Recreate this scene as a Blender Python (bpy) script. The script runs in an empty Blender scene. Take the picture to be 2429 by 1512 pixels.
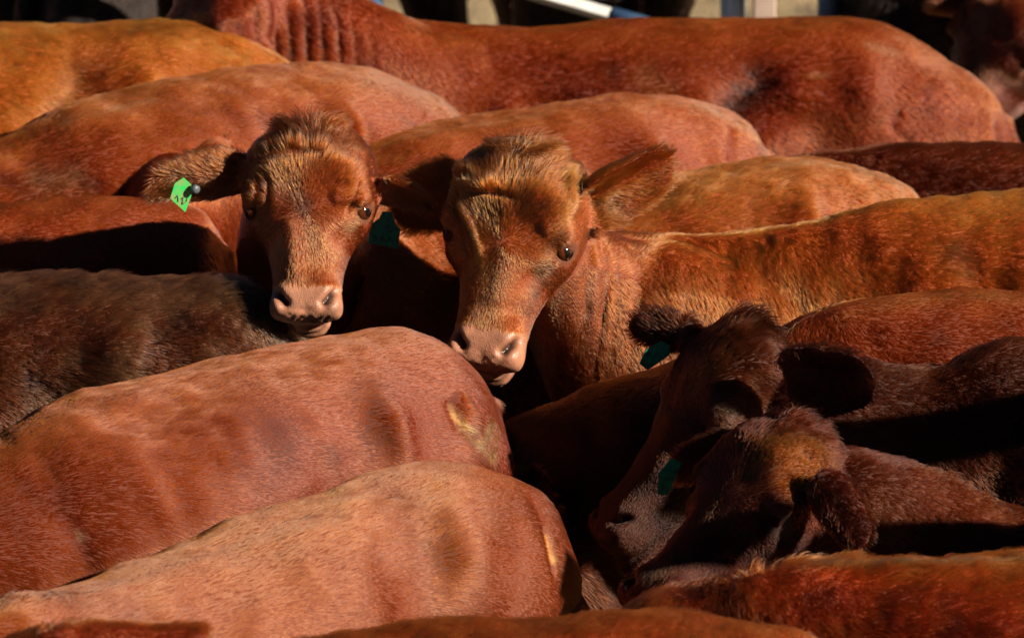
import bpy, math, random, os
import numpy as np
from mathutils import Vector, Matrix
from mathutils.bvhtree import BVHTree

# ------------------------------------------------------------------ camera, sky, sun, exposure
SC = bpy.context.scene
PITCH = math.radians(20.0)
FD = 15.0                                  # distance to the plane of focus
CAMP = np.array([0.0, -FD*math.cos(PITCH), 1.3 + FD*math.sin(PITCH)])
LENS = 267.0
FPX = 2428.0*LENS/36.0
cam = bpy.data.cameras.new('camera')
camo = bpy.data.objects.new('camera', cam)
SC.collection.objects.link(camo)
SC.camera = camo
cam.lens = LENS; cam.sensor_width = 36.0
cam.clip_start = 0.5; cam.clip_end = 500.0
camo.location = CAMP
camo.rotation_euler = (math.radians(90)-PITCH, 0, 0)
cam.dof.use_dof = True
cam.dof.focus_distance = 14.75
cam.dof.aperture_fstop = 4.8

SUN_EL = math.radians(28.0)
SUN_AZ = math.radians(65.0)                # measured from the camera's axis to the right
TOSUN = np.array([math.cos(SUN_EL)*math.sin(SUN_AZ), -math.cos(SUN_EL)*math.cos(SUN_AZ), math.sin(SUN_EL)])
W = bpy.data.worlds.new('World'); SC.world = W; W.use_nodes = True
nt = W.node_tree
bg = nt.nodes['Background']
sky = nt.nodes.new('ShaderNodeTexSky'); sky.sky_type = 'NISHITA'; sky.sun_disc = False
sky.sun_elevation = SUN_EL; sky.altitude = 9000; sky.air_density = 0.35; sky.dust_density = 0.0
sky.sun_rotation = math.atan2(TOSUN[0], TOSUN[1])
nt.links.new(sky.outputs[0], bg.inputs[0]); bg.inputs[1].default_value = 0.05
sl = bpy.data.lights.new('sun', 'SUN'); slo = bpy.data.objects.new('sun', sl)
SC.collection.objects.link(slo)
sl.energy = 5.0; sl.angle = math.radians(0.5); sl.color = (1.0, 0.90, 0.77)
slo.rotation_euler = Vector(-TOSUN).to_track_quat('-Z', 'Y').to_euler()
SC.view_settings.view_transform = 'Standard'; SC.view_settings.look = 'None'
SC.view_settings.gamma = 1.0; SC.view_settings.exposure = 1.06
SC.render.engine = 'CYCLES'
SC.cycles_curves.shape = 'RIBBONS'
SC.cycles.max_bounces = 3
SC.cycles.diffuse_bounces = 1
SC.cycles.use_denoising = True
HAIRQ = 1.0                                # overall hair density

CP, SP = math.cos(PITCH), math.sin(PITCH)
RIGHT = np.array([1.0, 0, 0]); FWD = np.array([0, CP, -SP]); UP = np.array([0, SP, CP])
def ray(px, py):
    d = FWD + RIGHT*((px-1214)/FPX) - UP*((py-756)/FPX)
    return d
def at(px, py, Y):
    d = ray(px, py)
    return CAMP + d*((Y-CAMP[1])/d[1])
def atz(px, py, z):
    d = ray(px, py)
    return CAMP + d*((z-CAMP[2])/d[2])
def xof(px, Y):
    # world x of a column at depth Y near z=1.3
    return (px-1214)/FPX*(FWD[1]*(Y-CAMP[1]) - FWD[2]*0 + SP*(CAMP[2]-1.3))
def project(P):
    q = P - CAMP
    z = q@FWD
    return 1214+FPX*(q@RIGHT)/z, 756-FPX*(q@UP)/z
def unit(v):
    v = np.asarray(v, float); return v/np.linalg.norm(v)
def unitr(v):
    return v/np.maximum(np.linalg.norm(v, axis=1, keepdims=True), 1e-9)
def noise(P, freq, seed, k=7):
    r = np.random.RandomState(seed)
    o = np.zeros(len(P))
    for i in range(k):
        d = unit(r.normal(size=3))*freq*r.uniform(0.6, 1.6)
        o += np.sin(P@d*6.283 + r.uniform(0, 6.283) + 1.3*np.sin(P@(unit(r.normal(size=3))*freq*4.0)+r.uniform(0, 6)))
    return o/math.sqrt(k)*0.9
def sstep(x, a, b):
    t = np.clip((x-a)/(b-a), 0, 1); return t*t*(3-2*t)

# ------------------------------------------------------------------ object helpers
def link(name, data, parent=None):
    o = bpy.data.objects.new(name, data); SC.collection.objects.link(o)
    if parent is not None: o.parent = parent
    return o
def thing(name, label, cat, loc, group=None):
    o = bpy.data.objects.new(name, None); SC.collection.objects.link(o)
    o.location = loc; o.empty_display_size = 0.2
    o['label'] = label; o['category'] = cat
    if group: o['group'] = group
    return o
def mesh(name, V, F, mat=None, smooth=True):
    m = bpy.data.meshes.new(name)
    m.from_pydata([tuple(map(float, v)) for v in V], [], [tuple(int(i) for i in f) for f in F]); m.update()
    if smooth: m.polygons.foreach_set('use_smooth', [True]*len(m.polygons))
    if mat: m.materials.append(mat)
    return m
class MB:
    def __init__(s): s.V = []; s.F = []
    def add(s, V, F):
        o = len(s.V); s.V += [tuple(v) for v in V]; s.F += [tuple(i+o for i in f) for f in F]
    def loft(s, rings):
        n = len(rings[0]); V = [p for r in rings for p in r]; F = []
        for i in range(len(rings)-1):
            for j in range(n):
                a = i*n+j; b = i*n+(j+1) % n
                F.append((a, b, b+n, a+n))
        F.append(tuple(range(n-1, -1, -1))); F.append(tuple((len(rings)-1)*n+j for j in range(n)))
        s.add(V, F)
    def tube(s, pts, rad, rx=None, side=(0, 1, 0), n=16):
        pts = np.array(pts, float); rings = []
        for i, p in enumerate(pts):
            t = unit(pts[min(i+1, len(pts)-1)]-pts[max(i-1, 0)])
            a = unit(np.array(side)-t*np.dot(side, t)); b = np.cross(t, a)
            ra = rad[i]; rb = (rx or rad)[i]
            rings.append([p+a*ra*math.cos(u)+b*rb*math.sin(u) for u in np.linspace(0, 2*math.pi, n, endpoint=False)])
        s.loft(rings)
    def box(s, c, h, rot=0.0):
        c = np.array(c); V = []
        for z in (-1, 1):
            for x, y in ((-1, -1), (1, -1), (1, 1), (-1, 1)):
                X, Y = x*h[0], y*h[1]
                V.append((c[0]+X*math.cos(rot)-Y*math.sin(rot), c[1]+X*math.sin(rot)+Y*math.cos(rot), c[2]+z*h[2]))
        s.add(V, [(3, 2, 1, 0), (4, 5, 6, 7), (0, 1, 5, 4), (1, 2, 6, 5), (2, 3, 7, 6), (3, 0, 4, 7)])
    def build(s, name, mat, parent=None, off=None, smooth=True, bevel=0):
        V = np.array(s.V)
        if off is not None: V = V-off
        o = link(name, mesh(name, V, s.F, mat, smooth), parent)
        if bevel:
            b = o.modifiers.new('bevel', 'BEVEL'); b.width = bevel; b.segments = 2
        return o

def resample(pts, n):
    pts = np.array(pts, float)
    # catmull-rom through the points, then uniform arc length
    P = np.vstack([2*pts[0]-pts[1], pts, 2*pts[-1]-pts[-2]])
    out = []
    for i in range(1, len(P)-2):
        for u in np.linspace(0, 1, 12, endpoint=False):
            p0, p1, p2, p3 = P[i-1], P[i], P[i+1], P[i+2]
            out.append(0.5*((2*p1)+(-p0+p2)*u+(2*p0-5*p1+4*p2-p3)*u*u+(-p0+3*p1-3*p2+p3)*u**3))
    out.append(P[-2]); out = np.array(out)
    L = np.r_[0, np.cumsum(np.linalg.norm(np.diff(out, axis=0), axis=1))]
    s = np.linspace(0, L[-1], n)
    return np.stack([np.interp(s, L, out[:, k]) for k in range(out.shape[1])], 1)

# ------------------------------------------------------------------ materials
def nodes(m):
    m.use_nodes = True; return m.node_tree.nodes, m.node_tree.links
def mat_hair(name='coat_hair', ior=1.42):
    m = bpy.data.materials.new(name); N, L = nodes(m)
    for n in list(N): N.remove(n)
    out = N.new('ShaderNodeOutputMaterial'); h = N.new('ShaderNodeBsdfHairPrincipled')
    h.model = 'CHIANG'; h.parametrization = 'COLOR'
    at_ = N.new('ShaderNodeAttribute'); at_.attribute_name = 'coat'
    L.new(at_.outputs['Color'], h.inputs['Color'])
    h.inputs['Roughness'].default_value = 0.28
    h.inputs['Radial Roughness'].default_value = 0.55
    h.inputs['IOR'].default_value = ior
    h.inputs['Coat'].default_value = 0.0
    h.inputs['Random Roughness'].default_value = 0.3
    L.new(h.outputs[0], out.inputs[0]); return m
def mat_skin():
    m = bpy.data.materials.new('hide'); N, L = nodes(m)
    b = N['Principled BSDF']
    at_ = N.new('ShaderNodeAttribute'); at_.attribute_name = 'coat'
    L.new(at_.outputs['Color'], b.inputs['Base Color'])
    wet = N.new('ShaderNodeAttribute'); wet.attribute_name = 'wet'
    mr = N.new('ShaderNodeMapRange'); mr.inputs['To Min'].default_value = 0.75; mr.inputs['To Max'].default_value = 0.16
    L.new(wet.outputs['Fac'], mr.inputs['Value'])
    no = N.new('ShaderNodeTexNoise'); no.inputs['Scale'].default_value = 120
    tc = N.new('ShaderNodeTexCoord'); L.new(tc.outputs['Object'], no.inputs['Vector'])
    ad = N.new('ShaderNodeMath'); ad.operation = 'MULTIPLY_ADD'; ad.inputs[1].default_value = 0.14
    L.new(no.outputs['Fac'], ad.inputs[0]); L.new(mr.outputs[0], ad.inputs[2]); L.new(ad.outputs[0], b.inputs['Roughness'])
    vo = N.new('ShaderNodeTexVoronoi'); vo.inputs['Scale'].default_value = 380
    L.new(tc.outputs['Object'], vo.inputs['Vector'])
    bp = N.new('ShaderNodeBump'); bp.inputs['Distance'].default_value = 0.0009; L.new(wet.outputs['Fac'], bp.inputs['Strength'])
    L.new(vo.outputs['Distance'], bp.inputs['Height']); L.new(bp.outputs[0], b.inputs['Normal'])
    return m
def mat_plain(name, col, rough=0.6, metal=0.0, var=0.25, scale=30, bump=0.0, col2=None):
    m = bpy.data.materials.new(name); N, L = nodes(m); b = N['Principled BSDF']
    b.inputs['Roughness'].default_value = rough; b.inputs['Metallic'].default_value = metal
    tc = N.new('ShaderNodeTexCoord'); no = N.new('ShaderNodeTexNoise'); no.inputs['Scale'].default_value = scale
    no.inputs['Detail'].default_value = 6; L.new(tc.outputs['Object'], no.inputs['Vector'])
    cr = N.new('ShaderNodeValToRGB'); c2 = col2 or tuple(c*(1-var) for c in col)
    cr.color_ramp.elements[0].color = (*c2, 1); cr.color_ramp.elements[1].color = (*col, 1)
    cr.color_ramp.elements[0].position = 0.35; cr.color_ramp.elements[1].position = 0.62
    L.new(no.outputs['Fac'], cr.inputs[0]); L.new(cr.outputs[0], b.inputs['Base Color'])
    if bump:
        bp = N.new('ShaderNodeBump'); bp.inputs['Distance'].default_value = bump
        L.new(no.outputs['Fac'], bp.inputs['Height']); L.new(bp.outputs[0], b.inputs['Normal'])
    return m
HAIR = mat_hair(); HAIRD = mat_hair('dark_coat_hair', 1.27); SKIN = mat_skin()
EYE = mat_plain('eye_ball', (0.006, 0.004, 0.004), 0.12, var=0.1)
LID = mat_plain('eyelid_skin', (0.10, 0.045, 0.03), 0.5, var=0.4, scale=200)
GREEN = mat_plain('green_tag_plastic', (0.02, 0.36, 0.07), 0.35, scale=70, col2=(0.16, 0.24, 0.07))
SHADE_GREEN = mat_plain('shaded_green_tag_plastic', (0.012, 0.26, 0.12), 0.5, scale=90, col2=(0.012, 0.09, 0.07))  # same tag green, darkened in the colour for tags in shade
INK = mat_plain('tag_ink', (0.03, 0.04, 0.03), 0.6)
BUTTON = mat_plain('tag_button_plastic', (0.08, 0.09, 0.10), 0.4)
HOOF = mat_plain('hoof_horn', (0.03, 0.025, 0.02), 0.5)

# ------------------------------------------------------------------ head geometry (local units: metres for L = 0.48)
HT = np.array([-.07, -.045, 0., .08, .18, .28, .36, .44, .52, .62, .72, .80, .87, .93, .98, 1.01, 1.02])
HW = np.array([.018, .066, .098, .120, .126, .124, .123, .110, .094, .078, .066, .062, .064, .068, .066, .056, .03])
HF = np.array([-.065, -.035, -.012, .006, .014, .013, .008, .002, -.003, -.006, -.008, -.004, -.001, -.002, -.006, -.018, -.035])
HB = np.array([-.10, -.13, -.16, -.19, -.215, -.235, -.24, -.235, -.22, -.19, -.165, -.148, -.132, -.115, -.095, -.08, -.06])
class Head:
    def __init__(s, O, M, nrm, scale=1.0, wscale=1.0):
        s.O = np.array(O, float); s.L = float(np.linalg.norm(np.array(M)-O)); s.u = unit(np.array(M)-O)
        nrm = np.array(nrm, float); s.n = unit(nrm-s.u*np.dot(nrm, s.u)); s.r = np.cross(s.n, s.u)
        s.k = scale; s.w = wscale
    def p(s, x, t, n): return s.O + s.r*(x*s.k*s.w) + s.u*(t*s.L) + s.n*(n*s.k)
    def local(s, P):
        q = P-s.O; return q@s.r/(s.k*s.w), q@s.u/s.L, q@s.n/s.k
    def geo(s, mb):
        t = np.linspace(HT[0], HT[-1], 44); rings = []
        for ti in t:
            w = np.interp(ti, HT, HW); f = np.interp(ti, HT, HF); b = np.interp(ti, HT, HB)
            c = f-(f-b)*0.40; ring = []
            for a in np.linspace(0, 2*math.pi, 36, endpoint=False):
                sn, cs = math.sin(a), math.cos(a)
                if cs > 0:
                    e = 2/(2.7+.9*min(1, max(0, (ti-.78)/.08))); z = c+(f-c)*abs(cs)**e; x = w*math.copysign(abs(sn)**e, sn)
                else:
                    e = 2/2.1; z = c-(c-b)*abs(cs)**e; x = w*math.copysign(abs(sn)**e, sn)*(1-0.28*abs(cs))
                ring.append(s.p(x, ti, z))
            rings.append(ring)
        mb.loft(rings)
        cr = []
        for ti, w, c, h in ((.66, .045, -.12, .045), (.8, .046, -.112, .040), (.92, .044, -.104, .034), (1.0, .040, -.100, .030), (1.045, .030, -.100, .022), (1.062, .012, -.100, .010)):
            cr.append([s.p(w*math.sin(a), ti, c+h*math.cos(a)) for a in np.linspace(0, 2*math.pi, 24, endpoint=False)])
        mb.loft(cr)

def ear_geo(mb, root, d, up, length=.20, width=.058, cup=.55, droop=0.0, curl=0.0):
    d = unit(d); up = unit(np.array(up)-d*np.dot(up, d)); op = unit(np.cross(d, up))
    NA, NB = 22, 15; root = np.array(root)
    A = np.linspace(0, 1, NA); B = np.linspace(-1, 1, NB); fr = []; bk = []
    for a in A:
        w = np.interp(a, [0, .08, .28, .55, .78, .92, 1], [.026, .046, .060, .056, .048, .038, .010])/.058*width
        th = np.interp(a, [0, .3, 1], [.014, .006, .004])
        for b in B:
            base = root + d*length*a - np.array([0, 0, 1])*droop*a*a + up*w*b*(1-.12*b*b) + op*(w*cup*(b*b)*(1-.5*a) + curl*a*a)
            fr.append(base+op*th); bk.append(base-op*th)
    V = fr+bk; n = NA*NB; F = []
    for i in range(NA-1):
        for j in range(NB-1):
            a = i*NB+j
            F.append((a, a+1, a+NB+1, a+NB)); F.append((n+a, n+a+NB, n+a+NB+1, n+a+1))
    for i in range(NA-1):
        a = i*NB; F.append((a, a+NB, n+a+NB, n+a)); a = i*NB+NB-1; F.append((a, n+a, n+a+NB, a+NB))
    for j in range(NB-1):
        F.append((j, n+j, n+j+1, j+1)); a = (NA-1)*NB+j; F.append((a, a+1, n+a+1, n+a))
    mb.add(V, F)

# ------------------------------------------------------------------ the animal
SW = [(-.03, .02), (0, .10), (.05, .165), (.15, .215), (.3, .235), (.45, .245), (.6, .275), (.75, .285), (.88, .26), (1.0, .215), (1.15, .165), (1.35, .125), (1.6, .10), (2.2, .09)]
SH = [(-.03, .45), (.0, .50), (.1, .52), (.3, .52), (.45, .57), (.6, .61), (.75, .63), (.88, .64), (1.0, .62), (1.15, .50), (1.35, .38), (1.6, .28), (2.2, .24)]
SN = [(-.03, 2.), (.1, 2.1), (.3, 2.35), (.5, 2.3), (.8, 2.0), (1.0, 1.75), (1.3, 1.8), (2.2, 2.)]
def tab(T, s): return float(np.interp(s, [a for a, _ in T], [b for _, b in T]))

COATS = {  # base, dark, light
    'red': ((.185, .032, .0065), (.09, .013, .003), (.26, .055, .015)),
    'bay': ((.185, .029, .0035), (.075, .010, .002), (.28, .055, .009)),
    'golden': ((.30, .080, .013), (.14, .030, .005), (.36, .11, .022)),
    'copper': ((.26, .060, .0105), (.14, .027, .005), (.36, .10, .022)),
    'tan': ((.225, .050, .0115), (.11, .022, .006), (.32, .080, .021)),
    'rust': ((.185, .034, .0060), (.085, .013, .003), (.27, .060, .014)),
    'brown': ((.075, .014, .005), (.03, .006, .003), (.14, .034, .013)),
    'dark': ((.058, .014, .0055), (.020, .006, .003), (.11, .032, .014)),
    'brown_sheen': ((.070, .020, .009), (.020, .009, .006), (.125, .065, .048)),  # grey in these tones stands in for sheen on the hair
    'black': ((.012, .006, .004), (.006, .004, .003), (.03, .014, .010)),  # black stands in for the shade behind the fence
}
PD = .58   # hand-painted marks: photo-lit value to true coat value
LIDS = {k: mat_plain(k+'_eyelid', tuple(np.array(v[0])*.35), .9, var=.35, scale=150) for k, v in COATS.items()}
for _m in LIDS.values(): _m.node_tree.nodes['Principled BSDF'].inputs['Specular IOR Level'].default_value = .08
def cow(label, coat, spine, rump, withers, face=-1, head=None, voxel=.011, ears=None, eyes=True, width=1.0,
        dens=95000, hlen=.024, lift=.09, hrad=.00055, strokes=(), paint=(), neck=None, tags=(), seed=1, spots=.5,
        headscale=1.0, headw=1.0, knot=0.0, group='brown cattle packed together in the yard', name='cow', dep=1.0, hairy=True, knotcol=None,
        rumpdir=1, anat=1.0, sleek=.6, tint=1.0):
    """spine: (px, py, Y) from the rump end to the nape, image points with their distance Y."""
    print('cow', label[:40])
    S3 = np.array([at(*p) for p in spine]); pxs = np.array([p[0] for p in spine], float)
    S = resample(np.c_[S3, pxs], 90)
    P, px = S[:, :3], S[:, 3]
    sv = (px-rump)/(withers-rump)
    zref = float(np.interp(.6*(withers-rump)+rump, *(zip(*sorted(zip(px, P[:, 2]))))))
    i0 = int(np.argmin(abs(sv-.15))); i1 = int(np.argmin(abs(sv-.95)))
    ax = P[i1]-P[i0]; ax[2] = 0; ax = unit(ax)            # towards the head
    lat = np.array([-ax[1], ax[0], 0.0])
    H = zref/1.28                                        # size against a 1.28 m animal
    tl = np.linalg.norm((P[i1]-P[i0])[:2])/.8            # trunk length
    mb = MB(); rings = []
    end = P[0]; R = .16
    nape_ = P[-1]
    for k in range(len(P)):
        s = sv[k]; d = np.dot(P[k]-end, ax)
        dn_ = np.linalg.norm(P[k]-nape_); capn = max(.08, math.sqrt(max(0, 1-(1-min(1, dn_/.10))**2)))
        cap = math.sqrt(max(0.0, 1-(1-min(1, max(d, 0)/R))**2)); cap = max(cap, .06)
        w = tab(SW, max(s, .12) if s < .12 else s)*H*width*cap*capn
        bot = (zref-tab(SH, s)*H*dep) if s < 1 else (P[k][2]-tab(SH, s)*H*dep + (zref-P[k][2])*max(0, 1-(s-1)/.12))
        if s < .12: bot = zref-(.62-.10*cap)*H
        top = P[k][2]; bot = top-(top-bot)*(.25+.75*capn); top = top-.03*(1-capn); h = max(top-bot, .05); hu = h*.45; n = tab(SN, s); ring = []
        for a in np.linspace(0, 2*math.pi, 40, endpoint=False):
            sn, cs = math.sin(a), math.cos(a)
            if cs >= 0: e = 2/n; z = top-hu*(1-abs(cs)**e); x = w*math.copysign(abs(sn)**e, sn)
            else: e = 2/2.2; z = top-hu-(h-hu)*abs(cs)**e; x = w*math.copysign(abs(sn)**e, sn)
            ring.append(np.array([P[k][0], P[k][1], 0])+lat*x+np.array([0, 0, z]))
        rings.append(ring)
    mb.loft(rings)
    def bp(s, x, z):                                     # body coordinates: s along trunk, x lateral, z absolute
        k = np.interp(s, sv, np.arange(len(sv)))if sv[-1] > sv[0] else 0
        k0 = int(k); f = k-k0; k1 = min(k0+1, len(P)-1)
        q = P[k0]*(1-f)+P[k1]*f
        return np.array([q[0], q[1], 0])+lat*x*H+np.array([0, 0, z*H])
    legs = []
    for sd in (-1, 1):
        st = random.Random(seed+sd).uniform(-.05, .05)
        mb.tube([bp(.16, sd*.10, .98), bp(.13, sd*.12, .80), bp(.16, sd*.13, .66), bp(.10, sd*.12, .54), bp(.05, sd*.12, .44)-ax*.0, bp(.07+st, sd*.12, .28), bp(.08+st, sd*.12, .13), bp(.10+st, sd*.12, .05), bp(.11+st, sd*.12, .0)],
                [.10*H, .11*H, .095*H, .06*H, .042*H, .032*H, .036*H, .038*H, .048*H], [.15*H, .17*H, .13*H, .08*H, .055*H, .036*H, .04*H, .042*H, .055*H], side=lat)
        mb.tube([bp(.93, sd*.10, .95), bp(.95, sd*.13, .75), bp(.92, sd*.13, .60), bp(.92-st, sd*.12, .48), bp(.93-st, sd*.12, .36), bp(.93-st, sd*.12, .2), bp(.93-st, sd*.12, .11), bp(.945-st, sd*.12, .05), bp(.955-st, sd*.12, .0)],
                [.10*H, .10*H, .075*H, .05*H, .044*H, .034*H, .038*H, .038*H, .048*H], [.12*H, .14*H, .10*H, .065*H, .05*H, .036*H, .04*H, .042*H, .055*H], side=lat)
    # tail
    tp = P[int(np.argmin(abs(sv-.02)))]
    e0 = P[0]-ax*0.012
    mb.tube([tp-np.array([0, 0, .03]), tp*.4+e0*.6+np.array([0, 0, -.03]), e0-ax*.02-np.array([0, 0, .12]), e0-ax*.02-np.array([0, 0, .35]), np.array([e0[0], e0[1], .5])-ax*.03, np.array([e0[0], e0[1], .32])-ax*.03],
            [.03*H, .03*H, .024*H, .018*H, .022*H, .01*H], side=lat)
    # head
    nape = P[-1]
    if head is None:
        f = unit(ax*.75+np.array([0, 0, -.66])); O = nape+ax*.10+np.array([0, 0, -.02]); M = O+f*.47*H
        hd = Head(O, M, ax*.66+np.array([0, 0, .75]), H)
        neck = neck or [(nape-ax*.35+np.array([0, 0, -.18]), .12, .19), (nape-ax*.1+np.array([0, 0, -.14]), .10, .15), (hd.p(0, .15, -.11), .085, .11)]
    else:
        hd = Head(*head[:3], scale=headscale, wscale=headw)
    hd.geo(mb)
    if neck:
        NP = resample([np.r_[p, a, b] for p, a, b in neck], 24)
        rings = []
        for i in range(len(NP)):
            t = unit(NP[min(i+1, 23), :3]-NP[max(i-1, 0), :3])
            sd_ = np.cross([0, 0, 1.], t); sd_ = unit(sd_); u_ = unit(np.cross(t, sd_)*.3+np.array([0, 0, .7]))
            rings.append([NP[i, :3]+sd_*NP[i, 3]*math.cos(q)+u_*NP[i, 4]*math.sin(q) for q in np.linspace(0, 2*math.pi, 28, endpoint=False)])
        mb.loft(rings)
    eardata = []
    if ears is None:
        ears = []
        for sd in (-1, 1):
            ears.append((hd.p(sd*.10, .06, -.09), hd.r*sd*.9-hd.u*.05-hd.n*.25, -hd.u*.7-hd.n*.5, dict(length=.19*H, droop=.05)))
    for e in ears:
        root, d, up, kw = e
        ear_geo(mb, root, d, up, **kw); eardata.append((np.array(root), unit(d), kw.get('length', .2), unit(np.cross(unit(d), unit(np.array(up)-unit(d)*np.dot(up, unit(d)))))))
    # one continuous skin
    tmp = link('tmp', mesh('tmp', mb.V, mb.F))
    rm = tmp.modifiers.new('r', 'REMESH'); rm.mode = 'VOXEL'; rm.voxel_size = voxel; rm.use_smooth_shade = True
    sm = tmp.modifiers.new('s', 'SMOOTH'); sm.factor = .5; sm.iterations = 6 if voxel > .008 else 7
    dg = bpy.context.evaluated_depsgraph_get(); dg.update()
    me = bpy.data.meshes.new_from_object(tmp.evaluated_get(dg)); om = tmp.data
    bpy.data.objects.remove(tmp); bpy.data.meshes.remove(om)
    nv = len(me.vertices); V = np.empty(nv*3); me.vertices.foreach_get('co', V); V = V.reshape(-1, 3)
    def normals():
        n = np.empty(nv*3); me.vertex_normals.foreach_get('vector', n); return n.reshape(-1, 3)
    def setv():
        me.vertices.foreach_set('co', V.ravel()); me.update()
    NRM = normals()
    # coarse anatomy on the trunk
    Q = V-P[0]; along = (Q@ax); latd = ((V-P[i0])@lat)/H
    sV = np.interp(along, (P-P[0])@ax, sv) if ((P[-1]-P[0])@ax) > 0 else along
    topz = np.interp(along, (P-P[0])@ax, P[:, 2]); dn = (topz-V[:, 2])/H
    hx, ht, hn = hd.local(V)
    inhead = sstep(.22-np.maximum(np.maximum(abs(hx)-.02, abs(ht-.45)*.48-.14), abs(hn+.1)-.04), 0, .06)
    body = (1-inhead)
    def blob(s, d, ss, sd_, amp):
        return anat*amp*H*np.exp(-((sV-s)/ss)**2-((dn-d)/sd_)**2)*(abs(latd) > .04)*body
    D = np.zeros(nv)
    D += blob(.30, .085, .040, .040, .024)
    D += -.011*anat*H*np.exp(-((dn-.13)/.035)**2)*sstep(sV, .38, .5)*sstep(-sV, -.98, -.85)*(abs(latd) > .04)*body               # hook bone
    D += blob(.17, .12, .07, .06, -.010)
    D += blob(.045, .15, .035, .05, .018)                # pin bone
    D += blob(.41, .19, .070, .10, -.026)                # hollow before the hip
    D += blob(.50, .10, .12, .04, .006)
    D += blob(.25, .34, .08, .11, .020)                  # thigh
    D += blob(.33, .42, .045, .12, -.010)
    D += blob(.62, .36, .15, .13, .022)                  # belly barrel
    D += blob(.98, .22, .05, .14, .016)                  # shoulder blade
    D += blob(.90, .22, .045, .16, -.009)
    D += blob(1.07, .25, .035, .12, -.012)
    D += blob(1.03, .40, .06, .08, .014)
    D += .0030*anat*H*np.sin(sV*64+dn*3)*np.exp(-((sV-.68)/.15)**2-((dn-.3)/.12)**2)*body
    D += .004*noise(V, 3.0, seed)*body+.0018*noise(V, 9.0, seed+5)*body
    V = V+NRM*D[:, None]; setv()
    # head anatomy, both sides
    NRM = normals(); hx, ht, hn = hd.local(V); k = hd.k
    D = np.zeros(nv); ax_ = abs(hx)
    def hb(x, t, n, r, amp):
        return amp*k*np.exp(-(((ax_-x)/r)**2+((ht-t)*hd.L/k/r)**2+((hn-n)/r)**2))
    D += hb(.110, .340, -.012, .024, .014)
    D += hb(.100, .46, -.030, .018, .006)
    D += hb(.062, .56, -.022, .022, -.007)
    D += hb(.072, .25, .005, .035, .004)
    D += hb(.035, .30, .010, .03, -.005)                 # brow
    D += hb(.118, .40, -.042, .020, .002)              # socket
    D += hb(.090, .42, -.020, .018, -.006)
    D += hb(.100, .50, -.070, .030, .010)                # facial crest
    D += hb(.085, .58, -.050, .035, -.008)
    D += hb(.0, .20, .02, .05, .006)
    D += hb(.045, .15, .005, .03, .006)
    D += hb(.115, .16, -.05, .03, -.012)                 # temple hollow
    sx, st_, sn = (ax_-.036), (ht-.925)*hd.L/k, hn+.008
    tt = np.clip((sx*.022+st_*-.024)/(.022**2+.024**2), 0, 1)
    ns = np.sqrt((sx-.022*tt)**2+(st_+.024*tt)**2+(sn*.5)**2)     # slanted nostril slit
    D += hb(.040, .865, -.002, .015, .004)
    D += hb(.050, .94, -.01, .014, .004)
    D -= .022*k*np.exp(-(ns/.0068)**2)
    D += hb(.0, .97, -.004, .012, -.004)
    D += .0009*k*np.sin(ht*hd.L/k*520+3*np.sin(ax_*190))*sstep(ht, .93, .95)*(ax_ < .045)*(hn > -.05)
    mouth = np.exp(-((hn+.088+.05*(1-ht).clip(0, .3))/.006)**2)*sstep(ht, .72, .84)
    D -= .005*k*mouth
    ih = (ht > -.15)*(ht < 1.08)*(abs(hx) < .16)
    D *= ih
    # hand-made strokes picked on the surface
    V = V+NRM*D[:, None]; setv()
    bvh = None
    def pick(px_, py_):
        d = ray(px_, py_); hit = bvh.ray_cast(Vector(CAMP), Vector(unit(d)))
        return None if hit[0] is None else np.array(hit[0])
    def field(pts, r):
        best = np.full(nv, 1e9)
        Q3 = [q for q in (pick(*p[:2]) for p in pts) if q is not None]
        if len(Q3) == 1: Q3 = Q3*2
        for a, b in zip(Q3[:-1], Q3[1:]):
            ab = b-a; t = np.clip(((V-a)@ab)/max(ab@ab, 1e-9), 0, 1)
            best = np.minimum(best, np.linalg.norm(V-a-t[:, None]*ab, axis=1))
        return np.exp(-(best/r)**2)
    if strokes:
        bvh = BVHTree.FromPolygons([tuple(v) for v in V], [tuple(p.vertices) for p in me.polygons])
        NRM = normals(); D = np.zeros(nv)
        for pts, r, amp in strokes: D += amp*field(pts, r)
        V = V+NRM*D[:, None]; setv()
    NRM = normals()
    # ---------------- coat colour (own markings, with some shade and sheen painted in)
    base, dark, light = [np.array(c) for c in COATS[coat]]
    nz = noise(V, 2.2, seed+11)*.5+noise(V, 6.5, seed+12)*.4*spots+noise(V, 18, seed+13)*.35*spots
    C = np.repeat(base[None], nv, 0)
    wd = sstep(nz, .15, 1.2)[:, None]; C = C*(1-wd)+dark*wd
    wl = sstep(-nz, .25, 1.3)[:, None]*.8; C = C*(1-wl)+light*wl
    hx, ht, hn = hd.local(V); ih = ((ht > -.15)*(ht < 1.08)*(abs(hx) < .16)*(hn > -.3)*(hn < .08)).astype(float)
    muz = sstep(ht+.10*abs(hx), .815, .835)*ih*(0 if coat in ('dark', 'brown', 'black') else 1)*sstep(hn, -.13, -.09)
    nose = np.array((.41, .178, .10)) if coat not in ('dark', 'black', 'brown') else np.array((.045, .03, .025))
    nostril = np.exp(-(ns/.0066)**4)*ih
    C = C*(1-muz[:, None])+(nose*(1+.12*noise(V, 40, 5))[:, None])*muz[:, None]
    C = C*(1-nostril[:, None]*.9)+np.array((.012, .005, .004))*nostril[:, None]*.9
    mc = (mouth*ih*.6)[:, None]; C = C*(1-mc)+np.array((.01, .005, .004))*mc  # dark of the nostril and mouth recesses painted into the colour
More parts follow.
